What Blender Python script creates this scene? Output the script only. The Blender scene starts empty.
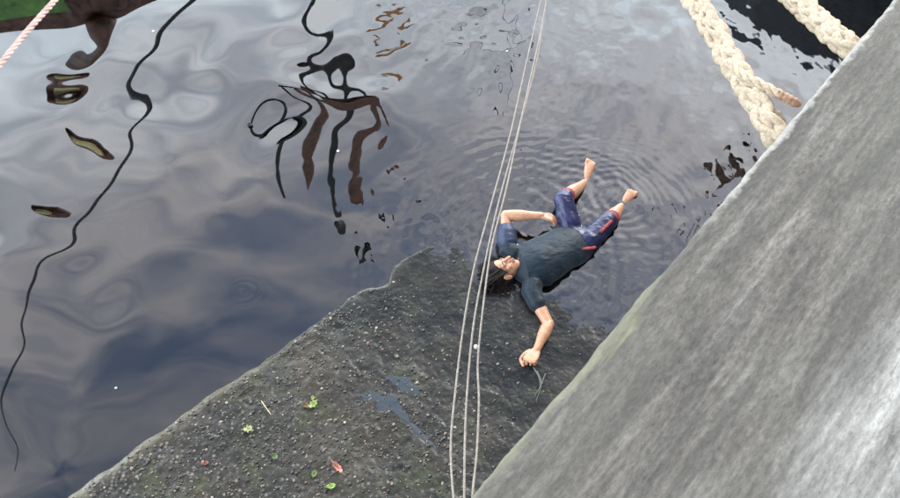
import bpy, bmesh, math, random
import numpy as np
from mathutils import Vector, Matrix, Quaternion
random.seed(7)
rng = np.random.RandomState(11)
S = bpy.context.scene
COL = S.collection
R = math.radians

# ------------------------------------------------------------------ camera
CAM = np.array([0.0, 0.0, 5.2]); PITCH = R(58); FPX = 780.0
cam = bpy.data.cameras.new('camera'); camo = bpy.data.objects.new('camera', cam); COL.objects.link(camo)
camo.location = CAM; camo.rotation_euler = (math.pi/2 - PITCH, 0, 0)
cam.sensor_width = 36; cam.lens = 36*FPX/900; cam.clip_end = 3000; cam.clip_start = 0.05
cam.dof.use_dof = True; cam.dof.focus_distance = 5.9; cam.dof.aperture_fstop = 14
S.camera = camo
# ------------------------------------------------------------------ sky
SUN_EL, SUN_AZ = R(30), R(30)          # azimuth clockwise from +Y
w = bpy.data.worlds.new('World'); S.world = w; w.use_nodes = True
nt = w.node_tree; N = nt.nodes; L = nt.links; N.clear()
out = N.new('ShaderNodeOutputWorld'); bg = N.new('ShaderNodeBackground'); L.new(bg.outputs[0], out.inputs[0])
bg.inputs[1].default_value = 0.15
sky = N.new('ShaderNodeTexSky'); sky.sky_type = 'NISHITA'; sky.sun_disc = False
sky.sun_elevation = SUN_EL; sky.sun_rotation = SUN_AZ; sky.air_density = 1.2; sky.dust_density = 1.0; sky.ozone_density = 1.5
tc = N.new('ShaderNodeTexCoord')
sep = N.new('ShaderNodeSeparateXYZ'); L.new(tc.outputs['Generated'], sep.inputs[0])
zc = N.new('ShaderNodeMath'); zc.operation = 'MAXIMUM'; L.new(sep.outputs[2], zc.inputs[0]); zc.inputs[1].default_value = 0.12
dv = N.new('ShaderNodeVectorMath'); dv.operation = 'DIVIDE'; L.new(tc.outputs['Generated'], dv.inputs[0])
cb = N.new('ShaderNodeCombineXYZ')
for i in range(3): L.new(zc.outputs[0], cb.inputs[i])
L.new(cb.outputs[0], dv.inputs[1])
mp = N.new('ShaderNodeMapping'); L.new(dv.outputs[0], mp.inputs[0])
mp.inputs['Rotation'].default_value = (0, 0, R(35)); mp.inputs['Scale'].default_value = (1.0, 2.1, 0.0); mp.inputs['Location'].default_value = (3.1, 1.7, 0)
n1 = N.new('ShaderNodeTexNoise'); n1.inputs['Scale'].default_value = 6.0; n1.inputs['Detail'].default_value = 4; n1.inputs['Roughness'].default_value = 0.5
n1.inputs['Distortion'].default_value = 0.5
L.new(mp.outputs[0], n1.inputs['Vector'])
cr = N.new('ShaderNodeValToRGB'); L.new(n1.outputs[0], cr.inputs[0])
cr.color_ramp.elements[0].position = 0.34; cr.color_ramp.elements[0].color = (.05, .05, .05, 1)
cr.color_ramp.elements[1].position = 0.86; cr.color_ramp.elements[1].color = (0.75, 0.75, 0.75, 1)
# clouds brighten towards the horizon as the sky does
mr = N.new('ShaderNodeMapRange'); L.new(sep.outputs[2], mr.inputs[0])
mr.inputs[1].default_value = 0.35; mr.inputs[2].default_value = 1.0; mr.inputs[3].default_value = 26.0; mr.inputs[4].default_value = 3.2
cl = N.new('ShaderNodeValToRGB'); L.new(sep.outputs[2], cl.inputs[0]); cl.color_ramp.elements[0].position = .55; cl.color_ramp.elements[0].color = (.80, .92, 1, 1); cl.color_ramp.elements[1].position = .80; cl.color_ramp.elements[1].color = (1, .89, .82, 1)
cc = N.new('ShaderNodeVectorMath'); cc.operation = 'SCALE'; L.new(cl.outputs[0], cc.inputs[0]); L.new(mr.outputs[0], cc.inputs['Scale'])
mix = N.new('ShaderNodeMix'); mix.data_type = 'RGBA'
hz = N.new('ShaderNodeMapRange'); L.new(sep.outputs[2], hz.inputs[0])
hz.inputs[1].default_value = .58; hz.inputs[2].default_value = .86; hz.inputs[3].default_value = .62; hz.inputs[4].default_value = 0.0
ad = N.new('ShaderNodeMath'); ad.operation = 'ADD'; ad.use_clamp = True; L.new(cr.outputs[0], ad.inputs[0]); L.new(hz.outputs[0], ad.inputs[1])
L.new(ad.outputs[0], mix.inputs[0]); L.new(sky.outputs[0], mix.inputs[6]); L.new(cc.outputs[0], mix.inputs[7])
L.new(mix.outputs[2], bg.inputs[0])
# ------------------------------------------------------------------ sun
sl = bpy.data.lights.new('sun', 'SUN'); sl.energy = 1.8; sl.angle = R(10); sl.color = (1, 0.93, 0.84)
so = bpy.data.objects.new('sun', sl); COL.objects.link(so)
sd = Vector((math.sin(SUN_AZ)*math.cos(SUN_EL), math.cos(SUN_AZ)*math.cos(SUN_EL), math.sin(SUN_EL)))
so.rotation_euler = sd.to_track_quat('Z', 'Y').to_euler()
# ------------------------------------------------------------------ exposure
S.view_settings.view_transform = 'Standard'; S.view_settings.look = 'None'; S.view_settings.gamma = 1
S.view_settings.exposure = 0.95

# ================================================================== helpers
FW = np.array([0, math.cos(PITCH), -math.sin(PITCH)]); UP = np.array([0, math.sin(PITCH), math.cos(PITCH)]); RT = np.array([1.0, 0, 0])
def ray(px, py):
    return FW*FPX + RT*(px-450) - UP*(py-249)
def pix(px, py, z=0.0):
    d = ray(px, py); return Vector(CAM + d*((z-CAM[2])/d[2]))
QO = np.array([0.038, 0.38]); QT = np.array([1.26-.038, 1.77-.38]); QT = QT/np.linalg.norm(QT); QN = np.array([-QT[1], QT[0]])
def sw(s, w_, z): p = QO+QT*s+QN*w_; return (p[0], p[1], z)
def to_sw(x, y): return ((x-QO[0])*QT[0]+(y-QO[1])*QT[1], (x-QO[0])*QN[0]+(y-QO[1])*QN[1])

_T = {}
def vnoise(x, y, seed=0):
    if seed not in _T: _T[seed] = np.random.RandomState(seed).rand(256, 256)
    T = _T[seed]
    xi = np.floor(x).astype(int); yi = np.floor(y).astype(int); fx = x-xi; fy = y-yi
    fx = fx*fx*fx*(fx*(fx*6-15)+10); fy = fy*fy*fy*(fy*(fy*6-15)+10)
    a = T[xi % 256, yi % 256]; b = T[(xi+1) % 256, yi % 256]; c = T[xi % 256, (yi+1) % 256]; d = T[(xi+1) % 256, (yi+1) % 256]
    return (a*(1-fx)+b*fx)*(1-fy)+(c*(1-fx)+d*fx)*fy - 0.5
def fbm(x, y, sc, oct=4, seed=0, rough=.5):
    v = 0; a = 1
    for o in range(oct):
        v = v + a*vnoise(x*sc+17*o, y*sc+31*o, seed+o); sc *= 2.03; a *= rough
    return v

def tag(o, label=None, cat=None, group=None, kind=None):
    if label: o['label'] = label
    if cat: o['category'] = cat
    if group: o['group'] = group
    if kind: o['kind'] = kind
    return o
def link(name, me, mat, parent=None, smooth=True):
    o = bpy.data.objects.new(name, me); COL.objects.link(o)
    if mat: 
        me.materials.clear(); me.materials.append(mat)
    if parent: o.parent = parent; o.matrix_parent_inverse = parent.matrix_world.inverted()
    if smooth: me.polygons.foreach_set('use_smooth', [True]*len(me.polygons))
    return o
def empty(name, loc):
    o = bpy.data.objects.new(name, None); COL.objects.link(o); o.location = loc; o.empty_display_size = .1
    o.matrix_world = Matrix.Translation(loc); return o
def grid_mesh(name, X, Y, Z):
    ny, nx = X.shape
    me = bpy.data.meshes.new(name)
    v = np.stack([X, Y, Z], -1).reshape(-1, 3)
    i = np.arange(nx*ny).reshape(ny, nx)
    f = np.stack([i[:-1, :-1], i[:-1, 1:], i[1:, 1:], i[1:, :-1]], -1).reshape(-1, 4)
    me.vertices.add(len(v)); me.vertices.foreach_set('co', v.ravel().astype(np.float32))
    me.loops.add(f.size); me.loops.foreach_set('vertex_index', f.ravel().astype(np.int32))
    me.polygons.add(len(f)); me.polygons.foreach_set('loop_start', (np.arange(len(f))*4).astype(np.int32))
    me.update(calc_edges=True)
    me.polygons.foreach_set('use_smooth', [True]*len(f))
    return me
def arrmesh(name, V, F):
    me = bpy.data.meshes.new(name); me.from_pydata([tuple(v) for v in V], [], [tuple(f) for f in F]); me.update(); return me

def catmull(pts, n=8):
    pts = [np.array(p, float) for p in pts]; P = [2*pts[0]-pts[1]]+pts+[2*pts[-1]-pts[-2]]; o = []
    for i in range(1, len(P)-2):
        for k in range(n):
            t = k/n; a, b, c, d = P[i-1], P[i], P[i+1], P[i+2]
            o.append(.5*((2*b)+(-a+c)*t+(2*a-5*b+4*c-d)*t*t+(-a+3*b-3*c+d)*t**3))
    o.append(P[-2]); return np.array(o)
def loft(path, rads, side=None, seg=12, V=None, F=None, cap=True):
    """closed tube of elliptical rings; rads: list of r or (a,b); a along side, b across it"""
    V = [] if V is None else V; F = [] if F is None else F
    path = np.array([tuple(p) for p in path], float); n = len(path)
    ra = [(r, r) if np.isscalar(r) else tuple(r) for r in rads]
    tang = np.gradient(path, axis=0); tang /= np.linalg.norm(tang, axis=1)[:, None]+1e-12
    s0 = np.array(side if side is not None else (0, 0, 1.0), float)
    if abs(np.dot(s0/np.linalg.norm(s0), tang[0])) > .95: s0 = np.array([1.0, 0, 0])
    rows = []
    rings = []
    if cap:
        for a in (0.25, .65): rings.append((0, -1, a))
    for i in range(n): rings.append((i, 0, 1))
    if cap:
        for a in (.65, .25): rings.append((n-1, 1, a))
    prev = s0
    for (i, e, a) in rings:
        t = tang[i]; s = prev - np.dot(prev, t)*t; s /= np.linalg.norm(s); b = np.cross(t, s)
        if side is None: prev = s
        off = t*e*math.sqrt(max(0, 1-a*a))*min(ra[i])
        st = len(V)
        for k in range(seg):
            th = 2*math.pi*k/seg
            V.append(path[i]+off+s*math.cos(th)*ra[i][0]*a+b*math.sin(th)*ra[i][1]*a)
        rows.append(st)
    for r0, r1 in zip(rows[:-1], rows[1:]):
        for k in range(seg):
            k2 = (k+1) % seg; F.append((r0+k, r0+k2, r1+k2, r1+k))
    F.append(tuple(rows[0]+k for k in reversed(range(seg)))); F.append(tuple(rows[-1]+k for k in range(seg)))
    return V, F
def ell(c, r, rot=None, V=None, F=None, nu=14, nv=9):
    V = [] if V is None else V; F = [] if F is None else F
    rot = np.eye(3) if rot is None else rot; st = len(V)
    for j in range(1, nv):
        ph = math.pi*j/nv
        for k in range(nu):
            th = 2*math.pi*k/nu
            V.append(np.array(c)+rot@(np.array([math.sin(ph)*math.cos(th)*r[0], math.sin(ph)*math.sin(th)*r[1], math.cos(ph)*r[2]])))
    for j in range(nv-2):
        for k in range(nu):
            k2 = (k+1) % nu; a = st+j*nu
            F.append((a+k, a+nu+k, a+nu+k2, a+k2))
    F.append(tuple(st+k for k in range(nu))); F.append(tuple(st+(nv-2)*nu+k for k in reversed(range(nu))))
    return V, F
def remesh(name, V, F, voxel, it=2, fac=.5):
    me = arrmesh(name+'_t', V, F); o = bpy.data.objects.new('t', me); COL.objects.link(o)
    m = o.modifiers.new('r', 'REMESH'); m.mode = 'VOXEL'; m.voxel_size = voxel; m.use_smooth_shade = True
    if it:
        s = o.modifiers.new('s', 'SMOOTH'); s.iterations = it; s.factor = fac
    dg = bpy.context.evaluated_depsgraph_get(); dg.update()
    r = bpy.data.meshes.new_from_object(o.evaluated_get(dg)); r.name = name
    bpy.data.objects.remove(o); bpy.data.meshes.remove(me)
    return r

# ------------------------------------------------------------------ materials
class M:
    def __init__(s, name):
        s.m = bpy.data.materials.new(name); s.m.use_nodes = True; s.t = s.m.node_tree; s.n = s.t.nodes; s.l = s.t.links
        s.b = s.n['Principled BSDF']; s.tc = s.n.new('ShaderNodeTexCoord')
    def new(s, t, **k):
        n = s.n.new(t)
        for a, v in k.items(): setattr(n, a, v)
        return n
    def map(s, sc=(1, 1, 1), rot=(0, 0, 0), loc=(0, 0, 0), src='Object'):
        m = s.new('ShaderNodeMapping'); s.l.new(s.tc.outputs[src], m.inputs[0])
        m.inputs['Scale'].default_value = sc; m.inputs['Rotation'].default_value = rot; m.inputs['Location'].default_value = loc; return m.outputs[0]
    def noise(s, vec, sc, det=4, ro=.5, dist=0):
        n = s.new('ShaderNodeTexNoise'); s.l.new(vec, n.inputs['Vector']); n.inputs['Scale'].default_value = sc
        n.inputs['Detail'].default_value = det; n.inputs['Roughness'].default_value = ro; n.inputs['Distortion'].default_value = dist; return n.outputs[0]
    def vor(s, vec, sc, feat='F1', out='Distance', rnd=1):
        n = s.new('ShaderNodeTexVoronoi'); n.feature = feat; s.l.new(vec, n.inputs['Vector']); n.inputs['Scale'].default_value = sc; n.inputs['Randomness'].default_value = rnd
        return n.outputs[out]
    def ramp(s, f, stops):
        r = s.new('ShaderNodeValToRGB'); s.l.new(f, r.inputs[0]); e = r.color_ramp.elements
        while len(e) < len(stops): e.new(.5)
        for x, (p, c) in zip(e, stops):
            x.position = p; x.color = (*c, 1) if not np.isscalar(c) else (c, c, c, 1)
        return r.outputs[0]
    def mixc(s, f, a, b, bt='MIX'):
        m = s.new('ShaderNodeMix', data_type='RGBA', blend_type=bt)
        for i, v in ((0, f), (6, a), (7, b)):
            if hasattr(v, 'links') or isinstance(v, bpy.types.NodeSocket): s.l.new(v, m.inputs[i])
            elif i == 0: m.inputs[0].default_value = v
            else: m.inputs[i].default_value = (*v, 1)
        return m.outputs[2]
    def math(s, op, a, b=0.0, clamp=False):
        m = s.new('ShaderNodeMath', operation=op); m.use_clamp = clamp
        for i, v in enumerate((a, b)):
            if isinstance(v, bpy.types.NodeSocket): s.l.new(v, m.inputs[i])
            else: m.inputs[i].default_value = v
        return m.outputs[0]
    def set(s, **k):
        for a, v in k.items():
            i = s.b.inputs[{'col': 'Base Color', 'rough': 'Roughness', 'metal': 'Metallic', 'coat': 'Coat Weight', 'coatr': 'Coat Roughness', 'sss': 'Subsurface Weight', 'spec': 'Specular IOR Level'}[a]]
            if isinstance(v, bpy.types.NodeSocket): s.l.new(v, i)
            elif np.isscalar(v): i.default_value = v
            else: i.default_value = (*v, 1)
        return s
    def bump(s, h, st=.5, d=.01, prev=None):
        b = s.new('ShaderNodeBump'); b.inputs['Strength'].default_value = st; b.inputs['Distance'].default_value = d
        s.l.new(h, b.inputs['Height'])
        if prev is not None: s.l.new(prev, b.inputs['Normal'])
        s.l.new(b.outputs[0], s.b.inputs['Normal']); return b.outputs[0]
def simple(name, col, rough=.6, nsc=30, var=.25, bump=.3, bd=.003, **k):
    m = M(name); v = m.map(); n = m.noise(v, nsc, 4)
    m.set(col=m.ramp(n, [(.3, tuple(c*(1-var) for c in col)), (.7, tuple(min(1, c*(1+var)) for c in col))]), rough=rough, **k)
    if bump: m.bump(n, bump, bd)
    return m.m

# ================================================================== WATER
# calm harbour water: long swell + the bends that fold the mast reflections, + ripple rings round the body
def M_(px, py, D):                      # where a flat mirror would show pixel (px,py) on the upright plane y = D
    d = ray(px, py); t = D/d[1]; return np.array([d[0]*t, D, -(CAM[2]+d[2]*t)])
MASTD = 14.0
mast_x = M_(328, 85, MASTD)[0]
boomA = np.array([-5.5, 13.2, 6.0]); boomB = np.array([-18.2, 11.2, 25.0])
_d = boomB-boomA; boom0 = boomA-_d*.28; boom1 = boomB+_d*.35
sinesN = 26
kk = []
for i in range(sinesN):
    lam = .45*(6.0**(rng.rand())); a = rng.uniform(0, 2*math.pi) if i % 2 else rng.normal(R(60), .5)
    k = 2*math.pi/lam; kk.append((k*math.cos(a), k*math.sin(a), rng.uniform(0, 6.28),   .0010/k*(1 if lam < 1.2 else 1.8)))
def h_long(x, y):
    return sum(A*np.sin(kx*x+ky*y+p) for kx, ky, p, A in kk)
def g_long(x, y):
    return np.array([sum(A*kx*math.cos(kx*x+ky*y+p) for kx, ky, p, A in kk), sum(A*ky*math.cos(kx*x+ky*y+p) for kx, ky, p, A in kk)])
obs = []     # (point, unit g, rhs)
def observe(curve, A, B, offs=(0,)):
    """bend the water so that the straight bar AB is mirrored along the traced wave pattern, and its neighbourhood moves with it"""
    pts = catmull([(a, b, 0) for a, b in curve], 2)[:, :2]
    m0 = np.cross(A-CAM, B-CAM); sc = np.linalg.norm(np.cross(A-CAM*.5, B-CAM*.5))
    def geo(px, py):
        d = ray(px, py); d = d/np.linalg.norm(d); P = CAM+d*(-CAM[2]/d[2]); return d, P, np.cross(A-P, B-P)/sc
    for px, py in pts:
        for o in offs:
            d, P, m = geo(px+o, py); r0 = np.array([d[0], d[1], -d[2]]); tgt = 0
            if o:
                e, Q, n_ = geo(px, py); tgt = m@r0-n_@np.array([e[0], e[1], -e[2]])
            J = np.array([[2*d[2], 0], [0, 2*d[2]], [2*d[0], 2*d[1]]])
            g = J.T@m; rhs = tgt-m@r0 - g@g_long(P[0], P[1])
            nm = np.linalg.norm(g); obs.append((P[:2], g/nm, rhs/nm, (.02 if abs(o) < 20 else .05) if o else .003))
line1 = [(193, 0), (173, 18), (160, 33), (155, 48), (138, 65), (129, 85), (131, 100), (145, 94), (150, 102), (143, 118), (131, 130), (131, 150), (120, 168),
         (108, 188), (83, 218), (66, 249), (47, 256), (35, 275), (22, 320), (24, 345), (12, 370), (1, 402), (8, 430), (18, 450), (12, 480)]
observe(line1, boomA, boomB, (0, -13, 13, -38, 38))
line2 = [(315, 0), (304, 22), (315, 35), (333, 34), (323, 50), (300, 74), (315, 71), (350, 61), (345, 76)]
observe(line2, np.array([mast_x, MASTD, 0]), np.array([mast_x, MASTD, 20.0]), (0, -9, 9))
fing = [([(310, 106), (288, 130), (278, 155), (279, 181), (285, 198)], 285, 200),
        ([(322, 118), (310, 145), (308, 190)], 310, 190),
        ([(362, 98), (340, 125), (332, 155), (331, 180), (338, 215)], 335, 218),
        ([(376, 128), (360, 138), (355, 165), (357, 200)], 357, 200),
        ([(381, 146), (371, 163)], 377, 165)]
antx = []
for cv, cx, ty in fing:
    X = M_(cx, 150, MASTD)[0]; antx.append((X, M_(cx, ty, MASTD)[2]))
    observe(cv, np.array([X, MASTD, 0]), np.array([X, MASTD, 20.0]), (0, -6, 6))
for px, py in ((60, 330), (97, 299), (105, 350), (60, 150), (200, 150), (225, 60), (200, 230), (150, 285), (240, 200), (60, 60), (200, 330), (250, 300), (70, 430), (130, 400),
               (70, 90), (55, 90), (85, 90), (92, 143), (47, 213), (100, 25), (80, 55), (190, 90), (240, 110), (420, 60), (430, 130), (420, 200), (460, 30)):
    P = np.array(pix(px, py)); gl_ = g_long(P[0], P[1])
    obs.append((P[:2], np.array([1.0, 0]), -gl_[0]*.8, .03)); obs.append((P[:2], np.array([0, 1.0]), -gl_[1]*.8, .03))
ELL = .15
OP = np.array([o[0] for o in obs]); OG = np.array([o[1] for o in obs]); OR = np.array([o[2] for o in obs]); OS = np.array([o[3] for o in obs])
dd = OP[:, None]-OP[None]; k_ = np.exp(-(dd**2).sum(-1)/(2*ELL**2))
dg1 = (dd*OG[:, None]).sum(-1); dg2 = (dd*OG[None]).sum(-1)
K = k_*((OG@OG.T)/ELL**2 - dg1*dg2/ELL**4)
alpha = np.linalg.solve(K+np.diag(OS/ELL**2), OR)
def h_fit(gx, gy):                       # separable bumps on the grid, each only where it matters
    h = np.zeros((len(gy), len(gx)))
    for p, g, a in zip(OP, OG, alpha):
        i0, i1 = np.searchsorted(gx, [p[0]-5*ELL, p[0]+5*ELL]); j0, j1 = np.searchsorted(gy, [p[1]-5*ELL, p[1]+5*ELL])
        dx = (gx[i0:i1]-p[0])[None]; dy = (gy[j0:j1]-p[1])[:, None]
        h[j0:j1, i0:i1] += a/ELL**2*np.exp(-dy*dy/(2*ELL**2))*np.exp(-dx*dx/(2*ELL**2))*(dx*g[0]+dy*g[1])
    return h
bodyc = pix(535, 262)
def h_rip(x, y):
    h = np.zeros_like(x)
    for (cx, cy, lam, A, r0, r1, ph) in ((bodyc.x-.05, bodyc.y+.1, .115, .0006, .5, .65, 0), (pix(572, 190).x, pix(572, 190).y, .075, .0005, .1, .4, 1),
                                     (pix(615, 205).x, pix(615, 205).y, .07, .0006, .1, .5, 2), (pix(240, 290).x, pix(240, 290).y, .05, .0002, .0, .12, 0)):
        wob = .20*fbm(x, y, 1.5, 3, 5)
        r = np.hypot(x-cx, (y-cy))+wob; A_ = A*np.exp(-((r-r0)/r1)**2)*(r > 0)
        h += A_*np.sin(2*math.pi*r/lam+ph)*(0.6+1.6*np.clip(fbm(x, y, .9, 2, 40)+.3, 0, 1))
    # breeze chop: far right part of the basin, fading towards the still lower left
    m = 1/(1+np.exp(-((x*1.1+(y-4.2)*.7)-.6)*3.0))
    h += m*(.0058*fbm(x*1.6-y*.5, y*1.0+x*.4, 3.2, 2, 60, .42) + .0010*np.abs(fbm(x*1.5, y, 11, 2, 63)))
    # disturbed shallow water on the ledge round the body
    m2 = np.exp(-((x-bodyc.x-.05)**2+(y-bodyc.y)**2)/.9**2)
    h += m2*(.0045*fbm(x+y*.5, y-x*.5, 9, 2, 71, .55)+.0022*fbm(x*1.3+y, y-x, 17, 2, 75, .5))
    return h
gx = np.concatenate([-np.geomspace(600, 5.3, 26), np.arange(-5.1, 5.1, .0155), np.geomspace(5.3, 600, 26)])
gy = np.concatenate([-np.geomspace(600, 1.5, 26)+2.2, np.arange(.8, 6.9, .0155), np.geomspace(7.1, 900, 30)])
X, Y = np.meshgrid(gx, gy)
fade = np.exp(-(np.clip(np.hypot(X, Y-4)-6.5, 0, None)/4)**2)
Z = (h_long(X, Y) + h_fit(gx, gy) + h_rip(X, Y))*fade
me = grid_mesh('water', X, Y, Z)
bm = bmesh.new(); bm.from_mesh(me)                      # close the body of water so it can absorb light
edges = [e for e in bm.edges if e.is_boundary]
r = bmesh.ops.extrude_edge_only(bm, edges=edges)
nv = [v for v in r['geom'] if isinstance(v, bmesh.types.BMVert)]
for v in nv: v.co.z = -4
ne = [e for e in r['geom'] if isinstance(e, bmesh.types.BMEdge) and e.is_boundary]
bmesh.ops.contextual_create(bm, geom=ne)
bmesh.ops.recalc_face_normals(bm, faces=bm.faces)
bm.to_mesh(me); bm.free()
m = M('water_material'); m.n.remove(m.b)
fr = m.new('ShaderNodeFresnel'); fr.inputs['IOR'].default_value = 2.1
gl = m.new('ShaderNodeBsdfGlossy'); gl.inputs['Roughness'].default_value = .012; gl.inputs['Color'].default_value = (.93, .96, 1, 1)
tr = m.new('ShaderNodeBsdfTransparent'); tr.inputs['Color'].default_value = (.86, .92, .93, 1)
mx = m.new('ShaderNodeMixShader'); m.l.new(fr.outputs[0], mx.inputs[0]); m.l.new(tr.outputs[0], mx.inputs[1]); m.l.new(gl.outputs[0], mx.inputs[2])
mo = m.n['Material Output']; m.l.new(mx.outputs[0], mo.inputs['Surface'])
va = m.new('ShaderNodeVolumeAbsorption'); va.inputs['Color'].default_value = (.30, .48, .42, 1); va.inputs['Density'].default_value = 3.0
m.l.new(va.outputs[0], mo.inputs['Volume'])
water = link('water', me, m.m); tag(water, kind='structure')
bedm = simple('silt', (.03, .032, .028), .9, 3, .3, .2, .02)
bed = link('harbour_bed', arrmesh('harbour_bed', [(-1200, -1200, -5), (1200, -1200, -5), (1200, 1200, -5), (-1200, 1200, -5)], [(0, 1, 2, 3)]), bedm, smooth=False); tag(bed, kind='structure')

# ================================================================== LEDGE (sloping concrete foot of the quay)
def edge_w(s): return 2.47-.115*(s+.93)+.035*fbm(s, s*0, 1.7, 3, 3)+.014*fbm(s, s*0, 9, 2, 9)-.10*np.exp(-((s-1.56)/.10)**2)-.25*np.clip(s-1.95, 0, 1)
def ledge_z(s, w_):
    base = 1.95+.30*(2.15-w_)-s
    z = np.where(base > .9, .027+.066*(base-.9), np.where(base > -.35, .030*base, -.0105+.16*(base+.35)))
    z = z+(.016*fbm(s, w_, 1.3, 3, 20)+.008*fbm(s, w_, 5, 3, 25))*np.clip(.35+np.abs(base)*.8, 0, 1)
    return z
def ledge_rough(s, w_):
    return (.006*fbm(s, w_, 22, 3, 30, .6) - .05*np.clip(.10-np.abs(fbm(s, w_, 16, 2, 37)), 0, 1))*(1-.55*np.clip((s-.9)/.8, 0, 1))
ls = np.concatenate([np.arange(-3.0, -1.3, .06), np.arange(-1.3, 3.2, .0135), np.arange(3.2, 9, .1)])
lw = np.linspace(0, 1, 190)
SS, TT = np.meshgrid(ls, lw)
EW = edge_w(SS); W_ = -.05+(EW+.05)*TT
Zl = ledge_z(SS, W_)+ledge_rough(SS, W_)
ed = np.clip((TT-.975)/.025, 0, 1); Zl -= ed**2*(.035+.03*fbm(SS, W_, 8, 2, 50))
rows = []                              # outer face going down
for k, (dw, dz) in enumerate(((.012, .03), (.02, .12), (.02, .5), (.02, 2.6))):
    rows.append((SS[-1], EW[-1]+dw+.01*fbm(SS[-1], SS[-1]*0+k, 6, 2, 55), Zl[-1]-dz))
SS = np.vstack([SS]+[r[0][None] for r in rows]); W_ = np.vstack([W_]+[r[1][None] for r in rows]); Zl = np.vstack([Zl]+[r[2][None] for r in rows])
XX = QO[0]+QT[0]*SS+QN[0]*W_; YY = QO[1]+QT[1]*SS+QN[1]*W_
m = M('wet_concrete'); v = m.map()
agg = m.vor(v, 34); aggc = m.vor(v, 34, out='Color'); big = m.noise(v, 1.6, 5, .6); fine = m.noise(v, 60, 4, .6)
seps = m.new('ShaderNodeSeparateColor'); m.l.new(aggc, seps.inputs[0])
base = m.ramp(big, [(.30, (.011, .011, .010)), (.5, (.026, .024, .020)), (.68, (.052, .043, .030))])
stone = m.ramp(seps.outputs[0], [(0, (.02, .022, .022)), (.55, (.06, .06, .055)), (.82, (.13, .115, .095)), (1, (.26, .24, .21))])
geo = m.new('ShaderNodeNewGeometry'); sz = m.new('ShaderNodeSeparateXYZ'); m.l.new(geo.outputs['Position'], sz.inputs[0])
dry = m.new('ShaderNodeMapRange'); m.l.new(sz.outputs[2], dry.inputs[0]); dry.inputs[1].default_value = .03; dry.inputs[2].default_value = .15
stm = m.math('MULTIPLY', m.ramp(agg, [(.25, 1.0), (.5, 0.0)]), m.math('MULTIPLY', dry.outputs[0], .9))
col = m.mixc(stm, base, stone)
col = m.mixc(m.math('MULTIPLY', m.ramp(m.noise(v, 4.5, 4, .6), [(.52, 0.0), (.68, 1.0)]), .35), col, (.060, .075, .022))
att = m.new('ShaderNodeAttribute', attribute_name='rim'); 
col = m.mixc(m.math('MULTIPLY', att.outputs['Fac'], .5), col, m.mixc(m.noise(v, 9, 3), (.07, .065, .03), (.24, .20, .15)))
wc = m.new('ShaderNodeMapRange'); m.l.new(m.math('ADD', sz.outputs[2], m.math('MULTIPLY', big, .05)), wc.inputs[0]); wc.inputs[1].default_value = .035; wc.inputs[2].default_value = .085; wc.inputs[3].default_value = .6; wc.inputs[4].default_value = 0.0
col = m.mixc(wc.outputs[0], col, (.006, .009, .011))
wet = m.new('ShaderNodeMapRange'); m.l.new(sz.outputs[2], wet.inputs[0]); wet.inputs[1].default_value = .0; wet.inputs[2].default_value = .06; wet.inputs[3].default_value = -.16; wet.inputs[4].default_value = 0.0
m.set(col=col, rough=m.math('ADD', m.ramp(m.noise(v, 5, 3), [(.35, .26), (.65, .50)]), wet.outputs[0]), spec=.42)
b1 = m.bump(agg, .35, .005); m.bump(fine, .35, .003, b1)
me = grid_mesh('ledge', XX, YY, Zl)
a = me.attributes.new('rim', 'FLOAT', 'POINT')
rim = np.zeros_like(SS); TTT = np.vstack([TT]+[np.ones((4, TT.shape[1]))]); rim = np.clip((TTT-.955+.02*fbm(SS, W_, 5, 3, 80))/.035, 0, 1)
a.data.foreach_set('value', rim.ravel().astype(np.float32))
ledge = link('ledge', me, m.m); tag(ledge, kind='structure')

# exposed aggregate, half sunk in the ledge
ico = bmesh.new(); bmesh.ops.create_icosphere(ico, subdivisions=1, radius=1); iv = np.array([tuple(v.co) for v in ico.verts]); iF = np.array([[v.index for v in f.verts] for f in ico.faces]); ico.free()
VV = []; FF = []; cnt = 0
NP = 13000
ps = rng.uniform(-1.3, 2.3, NP); pw = rng.rand(NP); ew = edge_w(ps); pw = .02+(ew-.05)*pw
dens = np.clip(.55+.9*fbm(ps, pw, 1.1, 3, 90)+.45*(pw/2.3)-.42*(ps+.4)/1.3, .05, 1)
for s_, w2, de in zip(ps, pw, dens):
    if rng.rand() > de: continue
    r_ = .004+.009*rng.rand()**2.2
    if rng.rand() < .02: r_ *= 1.4
    z_ = float(ledge_z(np.array([s_]), np.array([w2]))[0])+float(ledge_rough(np.array([s_]), np.array([w2]))[0])
    sc = np.array([r_*rng.uniform(.8, 1.3), r_*rng.uniform(.7, 1.1), r_*rng.uniform(.35, .6)])
    th = rng.uniform(0, 6.28); c, s2 = math.cos(th), math.sin(th)
    q = iv*(1+.18*rng.randn(len(iv), 1))*sc; q = np.stack([q[:, 0]*c-q[:, 1]*s2, q[:, 0]*s2+q[:, 1]*c, q[:, 2]], 1)
    p = sw(s_, w2, z_+r_*.12); VV.append(q+np.array(p)); FF.append(iF+cnt); cnt += len(iv)
VV = np.vstack(VV); FF = np.vstack(FF)
m = M('pebble_material'); g = m.new('ShaderNodeNewGeometry')
m.set(col=m.ramp(g.outputs['Random Per Island'], [(0, (.016, .017, .017)), (.5, (.04, .04, .037)), (.75, (.10, .088, .07)), (.88, (.17, .14, .11)), (.93, (.12, .07, .05)), (1, (.30, .28, .24))]), rough=.4, coat=.2)
m.bump(m.noise(m.map(), 150, 3), .3, .002)
peb = link('pebble', arrmesh('pebble', VV, FF), m.m, ledge); tag(peb, kind='stuff')
peb['label'] = 'small mixed brown and grey stones exposed in the wet concrete ledge'

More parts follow.
